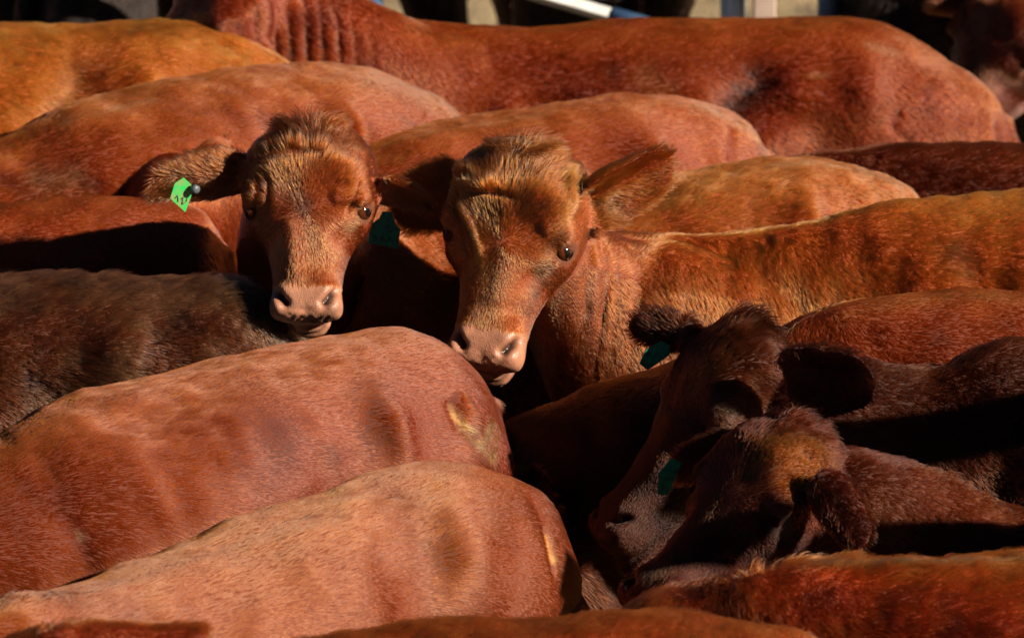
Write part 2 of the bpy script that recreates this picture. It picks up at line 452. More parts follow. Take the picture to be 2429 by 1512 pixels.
    rg = np.exp(-(dn/.028)**2)*sstep(NRM[:, 2], .3, .8)*body*.38*(1+.4*noise(V, 5, seed+15)); rg = np.clip(rg, 0, 1)[:, None]  # paler topline, real on some cows, painted ridge sheen on the rest
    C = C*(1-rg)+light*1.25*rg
    L_ = np.full(nv, hlen)*(1+.25*noise(V, 4, seed+3))
    LIFT = np.full(nv, lift)
    DEN = 1+.7*ih
    L_ *= (1-ih*.55*sstep(ht, .15, .45)); LIFT *= (1-ih*.35); L_ *= np.where(nv > 0, 1, 1)
    mq = .35 if coat in ('dark', 'brown', 'black') else 1.0
    DEN *= (1-np.clip(muz*1.6, 0, 1)*mq); L_ *= (1-.6*np.clip(muz*2, 0, 1))
    # flow of the coat
    down = np.array([0, 0, -1.0])
    ridge = sstep(NRM[:, 2], .55, .95)
    low = sstep(dn, .08, .34)
    fl = (-ax[None]*(.95-.40*low)[:, None] + down[None]*((.22+.68*low)*(1-ridge))[:, None])
    nk = sstep(sV, 1.0, 1.25)*body
    fl = fl*(1-nk[:, None]) + (-ax*.35+down)[None]*nk[:, None]
    rmp = (1-sstep(sV, .0, .2)); fl = fl*(1-rmp[:, None])+(-ax*.25+down)[None]*rmp[:, None]
    wx, wt = hx, (ht-.42)*.48
    rad = (hd.r[None]*wx[:, None]*1.0 + hd.u[None]*wt[:, None])
    rl = np.linalg.norm(rad, axis=1, keepdims=True); rad = rad/np.maximum(rl, .004)
    side = sstep(abs(hx), .07, .11)[:, None]
    rad = rad*(1-side) + (-hd.n*.8+hd.u*np.sign(wt)[:, None]*.3)*side
    fl = fl*(1-inhead[:, None]) + rad*inhead[:, None]
    E = np.zeros(nv)
    for (er, ed, el, eo) in eardata:
        q = V-er; a = q@ed; off = np.linalg.norm(q-a[:, None]*ed, axis=1)
        m = sstep(a, .015, .05)*sstep(el+.04-a, 0, .03)*sstep(.10-off, 0, .02)
        q2 = unitr(q-a[:, None]*ed)
        fl = fl*(1-m[:, None])+(ed*.85+q2*.5)*m[:, None]; E = np.maximum(E, m)
    L_ = L_*(1+E*(.7 if hlen > .0245 else .05)); LIFT = LIFT+E*.12
    if knot > 0:
        kk = np.exp(-((ht+.0)*.48/.055)**2-(hx/.055)**2-((hn+.02)/.06)**2)
        L_ = L_+knot*kk; LIFT = LIFT+.30*kk
        kd = -hd.u*.35+hd.n*.35
        kn = noise(V, 20, 91)[:, None]
        fl = fl*(1-kk[:, None]*.8)+(kd*(1+.8*kn)+hd.r*(hx*8)[:, None]+hd.r*.5*noise(V, 17, 92)[:, None])*kk[:, None]*.8
        if knotcol is not None:
            kc = np.clip(kk*1.4, 0, 1)*(.55+.45*np.clip(noise(V, 14, 9), -1, 1)); C = C*(1-kc[:, None])+np.array(knotcol)**1.15*PD*kc[:, None]
    if paint:
        bvh = BVHTree.FromPolygons([tuple(v) for v in V], [tuple(p.vertices) for p in me.polygons])
        for it in paint:
            pts, r, col, amt = it[:4]; f = np.clip(field(pts, r)*amt*(1+.35*noise(V, 25, 77)), 0, 1)
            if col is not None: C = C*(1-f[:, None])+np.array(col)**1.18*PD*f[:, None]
            if len(it) > 4:
                o = it[4]
                if 'len' in o: L_ = L_*(1-f)+o['len']*f
                if 'den' in o: DEN = DEN*(1-f*(1-o['den']))
                if 'lift' in o: LIFT = LIFT*(1-f)+o['lift']*f
    er_ = np.sqrt((abs(hx)-.1035)**2+((ht-.40)*hd.L/k)**2+(hn+.040)**2); ez = sstep(-er_, -.028, -.018)
    DEN *= 1-ez*(.97 if eyes != 'closed' else .1); L_ *= 1-ez*.75; C = C*(1-.55*ez[:, None])+np.array((.09, .045, .03))*.55*ez[:, None]
    wet = np.clip(muz*.75+nostril, 0, 1)*(.3 if coat in ('dark', 'brown', 'black') else 1)
    C = np.clip(C*(tint+(1-tint)*muz)[:, None], .002, .9)
    C = C*(1-muz[:, None])*np.array((.86, .70, .42))+C*muz[:, None]*.88
    # assemble
    loc = np.array([P[i1][0]*.5+P[i0][0]*.5, P[i1][1]*.5+P[i0][1]*.5, 0.0])
    root = thing(name, label, 'cow', loc, group)
    me.vertices.foreach_set('co', (V-loc).ravel()); me.update()
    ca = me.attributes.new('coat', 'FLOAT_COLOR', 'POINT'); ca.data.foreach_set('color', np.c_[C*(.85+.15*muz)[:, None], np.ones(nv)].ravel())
    wa = me.attributes.new('wet', 'FLOAT', 'POINT'); wa.data.foreach_set('value', wet)
    me.materials.clear(); me.materials.append(SKIN)
    link('body', me, root); me.name = 'body'
    # eyes
    if eyes:
        for sd in (-1, 1):
            c = hd.p(sd*(.0975-.0065*(eyes == 'closed')), .40, -.040)
            bpy_sphere(root, loc, c, .0162*hd.k, unit(hd.r*sd*.85+hd.n*.50), hd, LIDS[coat], eyes == 'closed')
    for t in tags: make_tag(root, loc, *t)
    # ---------------- hair
    if hairy and not os.environ.get('NOHAIR'):
        grow(root, loc, me, V, NRM, fl, C, L_, LIFT, DEN, dens, hrad, seed, hd, sleek, coat in ('dark', 'brown', 'black'))
    return root

def bpy_sphere(root, loc, c, r, fwd, hd, lidmat, closed=0):
    V = []; F = []; n, m = 20, 14
    a = unit(np.cross(fwd, [0, 0, 1.])); b = np.cross(a, fwd)
    for i in range(m+1):
        th = math.pi*i/m
        for j in range(n):
            ph = 2*math.pi*j/n
            V.append(c-loc+r*(fwd*math.cos(th)+(a*math.cos(ph)+b*math.sin(ph))*math.sin(th)))
    for i in range(m):
        for j in range(n): F.append((i*n+j, i*n+(j+1) % n, (i+1)*n+(j+1) % n, (i+1)*n+j))
    link('eye', mesh('eye', V, F, EYE), root)
    # upper and lower lid: shells over the eyeball with an almond opening
    along = unit(hd.u*.75-hd.n*.55); along = unit(along-fwd*np.dot(along, fwd)); ac = np.cross(fwd, along)
    if ac[2] < 0: ac = -ac
    V = []; F = []; NA_, NB_ = 22, 8
    for sg, b0 in ((1, (.72, 0)[closed]), (-1, (.58, -.02)[closed])):
        for lay in (1.13, 1.03):
            base_ = len(V)
            for i in range(NA_+1):
                al = -1.25+2.5*i/NA_
                op = b0*max(0, 1-abs(al/1.08)**2.4)
                for j in range(NB_+1):
                    be = op+(1.25-op)*j/NB_
                    dd = fwd*math.cos(al)*math.cos(be)+along*math.sin(al)*math.cos(be)+ac*sg*math.sin(be)
                    V.append(c-loc+dd*r*(lay+.05*(j == 0)))
            for i in range(NA_):
                for j in range(NB_):
                    a_ = base_+i*(NB_+1)+j; F.append((a_, a_+1, a_+NB_+2, a_+NB_+1))
    link('eyelid', mesh('eyelid', V, F, lidmat), root)

def make_tag(root, loc, poly, Y, mat, tilt=0.0, marks=(), button=None):
    """poly: image outline of the tag, hung at distance Y; tilt shears depth across its width."""
    cx = np.mean([p[0] for p in poly]); f = []
    P3 = [at(p[0], p[1], Y+tilt*(p[0]-cx)/1000) for p in poly]
    P3 = resample(np.vstack([P3, P3[:1]]), 2) if False else np.array(P3)
    nrm = unit(np.cross(P3[1]-P3[0], P3[2]-P3[0])); nrm = nrm if nrm@(CAMP-P3[0]) > 0 else -nrm
    n = len(P3); V = list(P3-loc+nrm*.001)+list(P3-loc-nrm*.001)
    F = [tuple(range(n)), tuple(range(2*n-1, n-1, -1))]+[(i, i+n, (i+1) % n+n, (i+1) % n) for i in range(n)]
    t = link('ear_tag', mesh('ear_tag', V, F, mat, False), root)
    for st in marks:
        mb = MB(); q = [at(p[0], p[1], Y+tilt*(p[0]-cx)/1000)+nrm*.0016 for p in st]
        for a, b in zip(q[:-1], q[1:]): mb.tube([a, b], [.0011, .0011], n=6, side=nrm)
        mb.build('ink_mark', INK, t, loc)
    if button:
        mb = MB(); a = at(button[0], button[1], Y); mb.tube([a-nrm*.004, a+nrm*.006, a+nrm*.008], [.009, .009, .003], n=14, side=(0, 0, 1)); mb.build('tag_button', BUTTON, t, loc)

def grow(root, loc, me, V, NRM, fl, C, L_, LIFT, DEN, dens, hrad, seed, hd, sleek=1.0, dk=False):
    me.calc_loop_triangles(); nt_ = len(me.loop_triangles); T = np.empty(nt_*3, int)
    me.loop_triangles.foreach_get('vertices', T); T = T.reshape(-1, 3)
    A, B, Cc = V[T[:, 0]], V[T[:, 1]], V[T[:, 2]]
    ar = np.linalg.norm(np.cross(B-A, Cc-A), axis=1)/2; cen = (A+B+Cc)/3
    px, py = project(cen)
    nrm = NRM[T].mean(1); vw = unitr(CAMP-cen); fc = (nrm*vw).sum(1)
    ok = (px > -190)*(px < 2620)*(py > -170)*(py < 1690)*(fc > -.30)
    wgt = ar*ok*DEN[T].mean(1)*np.where(fc > -.02, 1, .4)
    n = int(wgt.sum()*dens*HAIRQ)
    if n < 50: return
    rs = np.random.RandomState(seed*7+1)
    ti = rs.choice(nt_, n, p=wgt/wgt.sum())
    r1, r2 = rs.rand(n), rs.rand(n); s = np.sqrt(r1); w = np.stack([1-s, s*(1-r2), s*r2], 1)
    def mix(X): return (X[T[ti]]*(w[:, :, None] if X.ndim > 1 else w)).sum(1)
    p0 = mix(V); N = unitr(mix(NRM)); f = mix(fl); c = mix(C); ln = mix(L_); lf = mix(LIFT)
    # small swirls and stray direction
    clump = np.clip((ln-.006)/.014, .25, 1.6)
    for q in range(3): f[:, q] += .085*min(1, sleek*1.6)*noise(p0, 6, seed+40+q)+.06*clump*noise(p0, 26, seed+50+q)
    f += rs.normal(size=(n, 3))*(.05*clump*sleek)[:, None]
    f = f-N*(f*N).sum(1)[:, None]; f = unitr(f)
    ln = ln*rs.uniform(.6, 1.25, n)
    lf = lf*(1+.35*sleek*noise(p0, 12, seed+61))*(1+sleek*rs.uniform(-.5, .6, n))
    tip = f*ln[:, None]+N*(ln*lf)[:, None]
    # locks: neighbouring hairs lean to a common tip
    g = .0042
    cell = np.floor((p0+rs.normal(size=(1, 3)))/g).astype(np.int64)
    key = (cell[:, 0]*73856093) ^ (cell[:, 1]*19349663) ^ (cell[:, 2]*83492791)
    u, inv, cnt = np.unique(key, return_inverse=True, return_counts=True)
    cc = np.stack([np.bincount(inv, (p0+tip)[:, q])/cnt for q in range(3)], 1)[inv]
    j = rs.rand(len(u))[inv]
    dv = (cc-(p0+tip))*((.10+.25*j)*clump*sleek)[:, None]; dl = np.linalg.norm(dv, axis=1, keepdims=True)
    tip = tip+dv*np.minimum(1, .012/np.maximum(dl, 1e-6))
    K = 4; fr = np.linspace(0, 1, K)
    pts = np.empty((n, K, 3))
    for i, t in enumerate(fr):
        pts[:, i] = p0-N*.0012*(i == 0)+tip*t+N*(ln*lf*(t*(1-t))*1.4)[:, None]
    # hair tone: per lock and per hair
    tone = (1+.24*sleek*(j*2-1))*np.exp(rs.normal(size=n)*.18*sleek)
    c = np.clip(c*tone[:, None], .002, .9)
    cv = bpy.data.hair_curves.new('coat'); cv.add_curves([K]*n)
    cv.attributes['position'].data.foreach_set('vector', (pts-loc).ravel().astype(np.float32))
    ra = cv.attributes.get('radius') or cv.attributes.new('radius', 'FLOAT', 'POINT')
    rr = hrad*np.array([1, .95, .7, .25])[None]*rs.uniform(.7, 1.25, n)[:, None]
    ra.data.foreach_set('value', rr.ravel().astype(np.float32))
    co = cv.attributes.new('coat', 'FLOAT_COLOR', 'CURVE'); co.data.foreach_set('color', np.c_[c, np.ones(n)].ravel().astype(np.float32))
    cv.materials.append(HAIRD if dk else HAIR)
    link('coat', cv, root)

# ------------------------------------------------------------------ setting
# ground: trampled straw and dirt, one sheet to the horizon
def mat_ground():
    m = bpy.data.materials.new('straw_dirt'); N, L = nodes(m); b = N['Principled BSDF']; b.inputs['Roughness'].default_value = .95
    tc = N.new('ShaderNodeTexCoord')
    n1 = N.new('ShaderNodeTexNoise'); n1.inputs['Scale'].default_value = 9; n1.inputs['Detail'].default_value = 8
    n2 = N.new('ShaderNodeTexNoise'); n2.inputs['Scale'].default_value = 70; n2.inputs['Detail'].default_value = 4
    L.new(tc.outputs['Object'], n1.inputs['Vector']); L.new(tc.outputs['Object'], n2.inputs['Vector'])
    cr = N.new('ShaderNodeValToRGB'); e = cr.color_ramp.elements
    e[0].color = (.10, .065, .035, 1); e[0].position = .35; e[1].color = (.42, .30, .15, 1); e[1].position = .6
    mx = N.new('ShaderNodeMath'); mx.operation = 'MULTIPLY_ADD'; mx.inputs[1].default_value = .5
    L.new(n2.outputs['Fac'], mx.inputs[0]); 
    hf = N.new('ShaderNodeMath'); hf.operation = 'MULTIPLY'; hf.inputs[1].default_value = .5; L.new(n1.outputs['Fac'], hf.inputs[0])
    L.new(hf.outputs[0], mx.inputs[2]); L.new(mx.outputs[0], cr.inputs[0]); L.new(cr.outputs[0], b.inputs['Base Color'])
    bp = N.new('ShaderNodeBump'); bp.inputs['Distance'].default_value = .02; L.new(n2.outputs['Fac'], bp.inputs['Height']); L.new(bp.outputs[0], b.inputs['Normal'])
    return m
g = link('ground', mesh('ground', [(-200, -60, 0), (200, -60, 0), (200, 300, 0), (-200, 300, 0)], [(0, 1, 2, 3)], mat_ground(), False)); g['kind'] = 'structure'
CONC = mat_plain('concrete', (.50, .49, .44), .9, var=.3, scale=8, bump=.004)
mb = MB(); mb.box((-2.3, 6.9, .002), (1.33, 1.6, .01)); o = mb.build('concrete_pad', CONC, smooth=False); o['kind'] = 'structure'

BLUE = mat_plain('blue_paint', (.08, .16, .30), .35, var=.3, scale=12)
WHITE = mat_plain('worn_white_paint', (.62, .60, .55), .5, var=.35, scale=14)
BEIGE = mat_plain('beige_board', (.50, .36, .28), .7, var=.3, scale=10)
# pipe fence behind the herd
def post(px, Y, r, mat, label, h=1.7, n=20):
    x = at(px, 40, Y)[0]
    f = thing('fence_post', label, 'fence post', (x, Y, 0), 'posts of the pipe fence')
    mb = MB(); mb.tube([(0, 0, 0), (0, 0, h-.02), (0, 0, h)], [r, r, r*.6], n=n); mb.build('pipe', mat, f)
    mb = MB(); mb.tube([(0, 0, 0), (0, 0, .012)], [r*1.9, r*1.9], n=n); mb.build('base_plate', mat, f)
    mb = MB(); mb.tube([(0, 0, h), (0, 0, h+.02), (0, 0, h+.03)], [r*1.12, r*1.1, r*.5], n=n); mb.build('cap', mat, f)
post(1738, 3.1, .030, mat_plain('pale_blue_paint', (.50, .58, .66), .35, var=.15, scale=12), 'pale blue round pipe post standing behind the big red cow')
post(1965, 3.1, .027, BLUE, 'dark blue pipe post right of the beige board, behind the big red cow')
post(882, 3.3, .027, BLUE, 'blue pipe post just above the neck crest of the big red cow')
post(2900, 3.1, .03, BLUE, 'blue pipe post at the right end of the fence'); post(-500, 3.3, .03, BLUE, 'blue pipe post at the left end of the fence')
f = thing('fence_rails', 'blue horizontal pipe rails of the fence behind the herd', 'fence', (0, 3.2, 0))
for z in (1.05, 1.35, 1.62):
    mb = MB(); mb.tube([(at(-500, 40, 3.3)[0], .1, z), (at(2900, 40, 3.1)[0], -.1, z)], [.022, .022], n=12); mb.build('rail', BLUE, f)
a, b = at(1180, -40, 3.0), at(1478, 46, 3.0)
f = thing('gate_brace', 'worn white steel bar slanting down behind the big red cow', 'gate brace', (a[0], 3.0, 0))
d = b-a; top = a-d*1.2; mb = MB(); mb.tube([top, b-d*.06], [.017, .017], rx=[.02, .02], n=4); mb.build('bar', WHITE, f, np.array([a[0], 3.0, 0]), smooth=False, bevel=.003)
mb = MB(); mb.tube([b-d*.10, b+d*.9], [.022, .022], n=14); mb.build('sleeve', BLUE, f, np.array([a[0], 3.0, 0]))
a = at(1812, 49, 3.05)
f = thing('fence_board', 'beige upright board hanging beside the pale blue post', 'board', (a[0], 3.05, 0))
mb = MB(); mb.box((0, 0, a[2]+.45), (.027, .012, .45)); mb.build('board', BEIGE, f, smooth=False, bevel=.004)
mb = MB(); mb.box((0, .02, a[2]/2), (.020, .007, a[2]/2)); mb.build('stake', BLUE, f, smooth=False)

# unseen boards off right: first inferred from its shadow, others added for shade
WOOD = mat_plain('weathered_wood', (.30, .24, .18), .85, scale=20, bump=.002)
def shadow_board(q1, q2, t1, t2, hgt, root, loc, ext=1):
    a = q1+TOSUN*t1; b = q2+TOSUN*t2; d = unit(b-a); n_ = unit(np.cross(d, TOSUN)); 
    up = n_ if n_[2] > 0 else -n_; th = unit(np.cross(d, up))
    V = []
    for p in (a-d*2.6*ext, b+d*.05):
        for u_, v_ in ((-1, -1), (1, -1), (1, 1), (-1, 1)): V.append(p-loc+up*hgt/2*u_+th*.018*v_)
    o = link('board', mesh('board', V, [(0, 1, 2, 3), (7, 6, 5, 4), (0, 4, 5, 1), (1, 5, 6, 2), (2, 6, 7, 3), (3, 7, 4, 0)], WOOD, False), root)
    return a-d*.35, a-d*2.4
loc = np.array([at(3900, 900, -1.0)[0], -1.0, 0])
f = thing('shadow_boards', 'unseen wooden boards placed right of the herd to throw shadows', 'fence', loc)
ends = []
ends += shadow_board(at(2470, 962, -.40), at(1880, 1062, -.42), 1.55, 2.1, .105, f, loc)
ends += shadow_board(at(1975, 1215, -.93), at(1760, 1240, -.90), 1.9, 2.05, .10, f, loc, 0)
ends += shadow_board(at(2470, 1262, -.92), at(2140, 1300, -.92), 1.25, 1.55, .14, f, loc)
for p in (ends[0], ends[1]):
    mb = MB(); mb.box((p[0], p[1]+.05, p[2]/2+.1), (.05, .03, p[2]/2+.1)); mb.build('post', WOOD, f, loc, smooth=False)

# ------------------------------------------------------------------ the herd
def sp(pts, A, B):
    out = []
    for p in pts:
        Y = A[1]+(B[1]-A[1])*(p[0]-A[0])/(B[0]-A[0])
        if p[1] == 'z':
            # find the image row where this column has height z at distance Y
            lo, hi = -2500.0, 4000.0
            for _ in range(40):
                m = (lo+hi)/2
                if at(p[0], m, Y)[2] > p[2]: lo = m
                else: hi = m
            out.append((p[0], lo, Y))
        else: out.append((p[0], p[1], Y))
    return out

def build_herd(only=None):
    def want(k): return only is None or k in only
    if want('C1'):
        hd = (at(560, -75, 1.85), at(270, 190, 1.72), (-.35, -.25, .9))
        H_ = Head(*hd)
        cow('big glossy red cow across the back of the herd with a wrinkled neck', 'bay',
            sp([(2402, 440), (2404, 350), (2385, 285), (2335, 215), (2240, 145), (2140, 92), (2050, 66), (1950, 57), (1750, 57), (1500, 66), (1300, 72), (1180, 70), (1050, 62), (950, 48), (880, 22), (790, -15), (700, -50), (620, -80)], (2400, 2.1), (1150, 2.0)),
            2400, 1150, head=hd, voxel=.009, width=.95,
            neck=[(at(1350, 380, 2.02), .10, .12), (at(1150, 310, 1.98), .15, .20), (at(950, 290, 1.93), .15, .23), (at(780, 200, 1.9), .13, .21), (H_.p(0, .22, -.12), .09, .12)],
            ears=[(H_.p(-.10, .06, -.09), (.1, .9, .3), (0, 0, 1), dict(length=.17)), (H_.p(.10, .08, -.10)+np.array([.0, -.03, -.06]), (-.85, -.35, -.10), (.1, -.2, .9), dict(length=.15, width=.045))],
            strokes=[([(x, y0), (x+8, 90), (x+16, y1)], r_, a_*.42) for x, y0, y1, r_, a_ in ((600, 20, 140, .010, -.006), (640, 0, 160, .009, -.009), (672, 30, 200, .008, -.008), (712, -10, 220, .010, -.011), (748, 10, 230, .008, -.009), (790, 20, 250, .010, -.012), (826, 40, 220, .008, -.008), (868, 60, 200, .010, -.006), (655, 0, 170, .007, .005), (690, 0, 190, .008, .006), (730, 0, 230, .008, .007), (768, 10, 230, .008, .007), (808, 20, 230, .008, .006))]+
                    [([(1740, 260), (1800, 200)], .05, -.034), ([(1880, 250), (1860, 330)], .07, .016), ([(1620, 200), (1560, 230)], .06, .010), ([(2125, 270), (2110, 300), (2150, 335), (2180, 360)], .008, -.007), ([(2340, 300), (2345, 400)], .03, .010)],
            paint=[([(1735, 250), (1790, 190)], .040, (.06, .02, .01), .9), ([(1560, 210), (1520, 180)], .03, (.50, .22, .12), .6), ([(1900, 180), (1950, 180)], .006, (.6, .3, .2), .8), ([(2060, 110), (2110, 125)], .018, (.55, .25, .16), .7), ([(430, 50), (480, 40)], .02, (.6, .36, .2), .8)],  # dark spot paints shade into the flank hollow
            seed=1, tint=.85, hlen=.018, lift=.18)
    if want('C2'):
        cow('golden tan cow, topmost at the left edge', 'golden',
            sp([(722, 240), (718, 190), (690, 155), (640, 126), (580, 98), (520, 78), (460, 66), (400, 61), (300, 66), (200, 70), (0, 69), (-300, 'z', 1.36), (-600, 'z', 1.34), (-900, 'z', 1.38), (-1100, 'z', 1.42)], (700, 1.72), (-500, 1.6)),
            700, -560, seed=2, width=.9, strokes=[([(190, 180), (160, 260)], .06, -.02)], paint=[([(190, 175), (170, 260)], .05, (.12, .06, .03), .55)])  # dark flank patch is a shadow painted into the coat
    if want('C3'):
        cow('reddish brown cow with pale worn saddle patches, behind the left facing head', 'rust',
            sp([(1118, 420), (1116, 340), (1100, 292), (1060, 245), (1000, 210), (940, 185), (870, 168), (760, 168), (600, 180), (450, 200), (330, 222), (200, 255), (90, 305), (0, 345), (-150, 380), (-300, 'z', 1.28), (-500, 'z', 1.35), (-640, 'z', 1.38)], (1110, 1.5), (0, 1.1)),
            1110, -60, seed=3, width=.9, hlen=.020, spots=1.0,
            paint=[([(870, 190), (960, 215), (1040, 250)], .05, (.40, .18, .11), .5), ([(350, 240), (250, 265), (140, 300)], .016, (.38, .18, .11), .5), ([(90, 430), (170, 440)], .035, (.45, .25, .18), .5)])
    if want('C4'):
        cow('smooth red brown cow behind the head in the middle, rump to the right', 'red',
            sp([(1832, 500), (1834, 430), (1822, 375), (1790, 318), (1750, 280), (1690, 255), (1620, 240), (1500, 234), (1400, 245), (1250, 270), (1100, 295), (1000, 312), (900, 345), (850, 362), (700, 390), (500, 400), (400, 410), (300, 400)], (1830, 1.42), (850, 1.15)),
            1830, 700, head=(at(330, 420, .95), at(280, 700, 1.1), (-.9, 0, .4)), seed=4, width=.8, hlen=.020,
            neck=[(at(640, 560, 1.05), .12, .18), (at(420, 530, 1.0), .10, .14), (at(330, 500, 1.05), .08, .10)],
            strokes=[([(1720, 300), (1728, 360), (1720, 420)], .008, -.006)],
            paint=[([(1640, 255), (1760, 300), (1815, 370)], .022, (.42, .20, .13), .5), ([(900, 350), (1100, 302), (1300, 268)], .014, (.40, .18, .10), .45)])
    if want('C5'):
        cow('dark brown cow with matted coat at the right edge, under the big red rump', 'brown',
            sp([(3700, 'z', 1.0), (3690, 'z', 1.15), (3600, 'z', 1.22), (3300, 'z', 1.25), (2900, 'z', 1.23), (2600, 'z', 1.23), (2428, 350), (2290, 343), (2200, 352), (2000, 362), (1850, 377), (1740, 398), (1640, 430)], (2400, 1.25), (1650, 1.22)),
            3700, 2300, head=(at(1620, 450, 1.15), at(1500, 840, 1.1), (-.9, -.1, .4)), seed=5, width=.75, hlen=.022, spots=1.4, lift=.25)
    if want('A'):
        hd = (at(728, 318, .34), at(722, 748, .15), (-.05, -.86, .42))
        H_ = Head(*hd)
        cow('cow with a broad face and bright green tag looking straight ahead, left of centre', 'tan',
            sp([(2182, 600), (2184, 530), (2168, 466), (2110, 428), (2050, 408), (1980, 392), (1900, 384), (1830, 389), (1700, 412), (1600, 442), (1520, 470), (1350, 490), (1200, 492), (1080, 500), (980, 520), (900, 545)], (2180, 1.0), (1520, .82)),
            2180, 1080, head=hd, voxel=.0048, width=.85, headscale=1.12, headw=.98,
            neck=[(at(1150, 790, .72), .16, .24), (at(900, 740, .66), .16, .22), (at(735, 620, .60), .145, .19), (H_.p(0, .24, -.13), .11, .12)],
            ears=[(H_.p(-.115, .20, -.08), (-.93, -.10, .06), (0, -.25, .95), dict(length=.215, width=.062, droop=.03, cup=.5)),
                  (H_.p(.115, .22, -.08), (.93, .05, -.12), (0, -.35, .9), dict(length=.13, width=.04, droop=.03))],
            paint=[([(720, 490)], .022, (.13, .09, .07), .6), ([(600, 350), (700, 290), (760, 285)], .022, (.10, .05, .03), .6), ([(820, 540), (850, 520)], .016, (.55, .28, .14), .6), ([(790, 600), (740, 560)], .02, (.40, .2, .1), .4),
                   ([(760, 760), (800, 730)], .012, (.22, .17, .13), .6), ([(400, 470), (430, 420)], .02, (.48, .26, .15), .4), ([(1830, 395), (2000, 400), (2120, 440)], .016, (.42, .22, .14), .45)],
            strokes=[([(600, 400), (618, 440), (606, 490)], .008, -.005), ([(618, 385), (640, 440), (630, 510)], .008, -.004), ([(596, 430), (640, 400)], .009, .004), ([(628, 375), (660, 350)], .007, -.004),
                     ([(690, 540), (700, 640)], .02, .007), ([(800, 470), (850, 470)], .012, .008), ([(640, 372), (700, 365), (760, 372)], .006, -.005), ([(640, 356), (700, 350)], .008, .006), ([(845, 440), (820, 500)], .005, -.004)],
            tags=[([(435, 421), (414, 435), (403, 470), (439, 503), (453, 464), (453, 437)], .255, GREEN, .5, [[(414, 470), (420, 462), (421, 478)], [(428, 472), (434, 466), (430, 484), (437, 480)], [(440, 478), (443, 468)]], (462, 448))],
            seed=6, dens=110000, lift=.16, hlen=.022, knot=.042, knotcol=(.04, .018, .010))
    if want('B'):
        hd = (at(1230, 368, .28), at(1136, 862, .09), (-.20, -.86, .42))
        H_ = Head(*hd)
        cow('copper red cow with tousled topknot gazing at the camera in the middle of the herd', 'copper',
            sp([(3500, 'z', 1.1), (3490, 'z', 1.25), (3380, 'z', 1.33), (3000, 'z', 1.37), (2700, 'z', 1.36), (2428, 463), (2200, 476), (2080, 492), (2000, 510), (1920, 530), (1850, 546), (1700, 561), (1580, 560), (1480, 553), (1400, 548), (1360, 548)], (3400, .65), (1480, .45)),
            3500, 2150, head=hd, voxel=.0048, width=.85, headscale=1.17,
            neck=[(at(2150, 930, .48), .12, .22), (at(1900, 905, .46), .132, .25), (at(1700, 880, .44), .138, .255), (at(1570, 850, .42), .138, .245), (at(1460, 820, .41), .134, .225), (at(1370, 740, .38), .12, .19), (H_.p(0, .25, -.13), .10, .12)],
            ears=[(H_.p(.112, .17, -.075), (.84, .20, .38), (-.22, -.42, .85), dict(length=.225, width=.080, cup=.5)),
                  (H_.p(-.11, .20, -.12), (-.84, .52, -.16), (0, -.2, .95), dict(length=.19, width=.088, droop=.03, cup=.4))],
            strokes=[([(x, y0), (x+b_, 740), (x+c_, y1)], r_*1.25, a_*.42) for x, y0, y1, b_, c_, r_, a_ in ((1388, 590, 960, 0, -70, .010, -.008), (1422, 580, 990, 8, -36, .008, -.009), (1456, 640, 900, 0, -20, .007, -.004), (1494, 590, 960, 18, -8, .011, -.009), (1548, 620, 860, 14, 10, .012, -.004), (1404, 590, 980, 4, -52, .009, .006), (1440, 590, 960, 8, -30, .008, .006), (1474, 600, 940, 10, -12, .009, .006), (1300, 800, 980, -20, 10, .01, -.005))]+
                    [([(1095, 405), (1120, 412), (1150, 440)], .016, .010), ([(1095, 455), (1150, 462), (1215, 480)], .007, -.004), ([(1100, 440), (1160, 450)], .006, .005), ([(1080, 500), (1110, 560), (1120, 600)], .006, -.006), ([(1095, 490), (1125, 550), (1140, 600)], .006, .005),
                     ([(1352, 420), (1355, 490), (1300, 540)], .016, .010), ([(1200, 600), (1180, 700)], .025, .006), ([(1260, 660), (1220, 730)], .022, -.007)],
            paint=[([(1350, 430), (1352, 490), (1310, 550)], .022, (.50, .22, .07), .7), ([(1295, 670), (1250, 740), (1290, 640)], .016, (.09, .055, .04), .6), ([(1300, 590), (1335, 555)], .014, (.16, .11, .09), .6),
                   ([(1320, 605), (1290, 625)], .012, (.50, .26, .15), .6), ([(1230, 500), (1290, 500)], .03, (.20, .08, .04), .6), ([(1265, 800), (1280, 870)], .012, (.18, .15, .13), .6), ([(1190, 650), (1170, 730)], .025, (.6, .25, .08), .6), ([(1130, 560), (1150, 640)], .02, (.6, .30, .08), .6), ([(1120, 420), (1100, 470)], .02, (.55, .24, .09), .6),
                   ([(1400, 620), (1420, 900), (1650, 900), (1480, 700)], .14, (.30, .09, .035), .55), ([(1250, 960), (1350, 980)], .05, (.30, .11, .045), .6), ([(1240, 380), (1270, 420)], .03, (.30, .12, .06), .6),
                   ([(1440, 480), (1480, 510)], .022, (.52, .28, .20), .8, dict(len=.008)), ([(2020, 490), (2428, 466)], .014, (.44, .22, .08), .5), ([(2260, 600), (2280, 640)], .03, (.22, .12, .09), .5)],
            tags=[([(907, 501), (929, 503), (937, 529), (949, 543), (944, 589), (873, 576), (878, 533), (899, 518)], .44, SHADE_GREEN, .3, [[(884, 566), (888, 556), (894, 568)], [(902, 568), (906, 558), (912, 571)], [(920, 572), (922, 560), (930, 574)]])],
            seed=7, dens=110000, lift=.16, hlen=.023, knot=.055, knotcol=(.42, .14, .04))
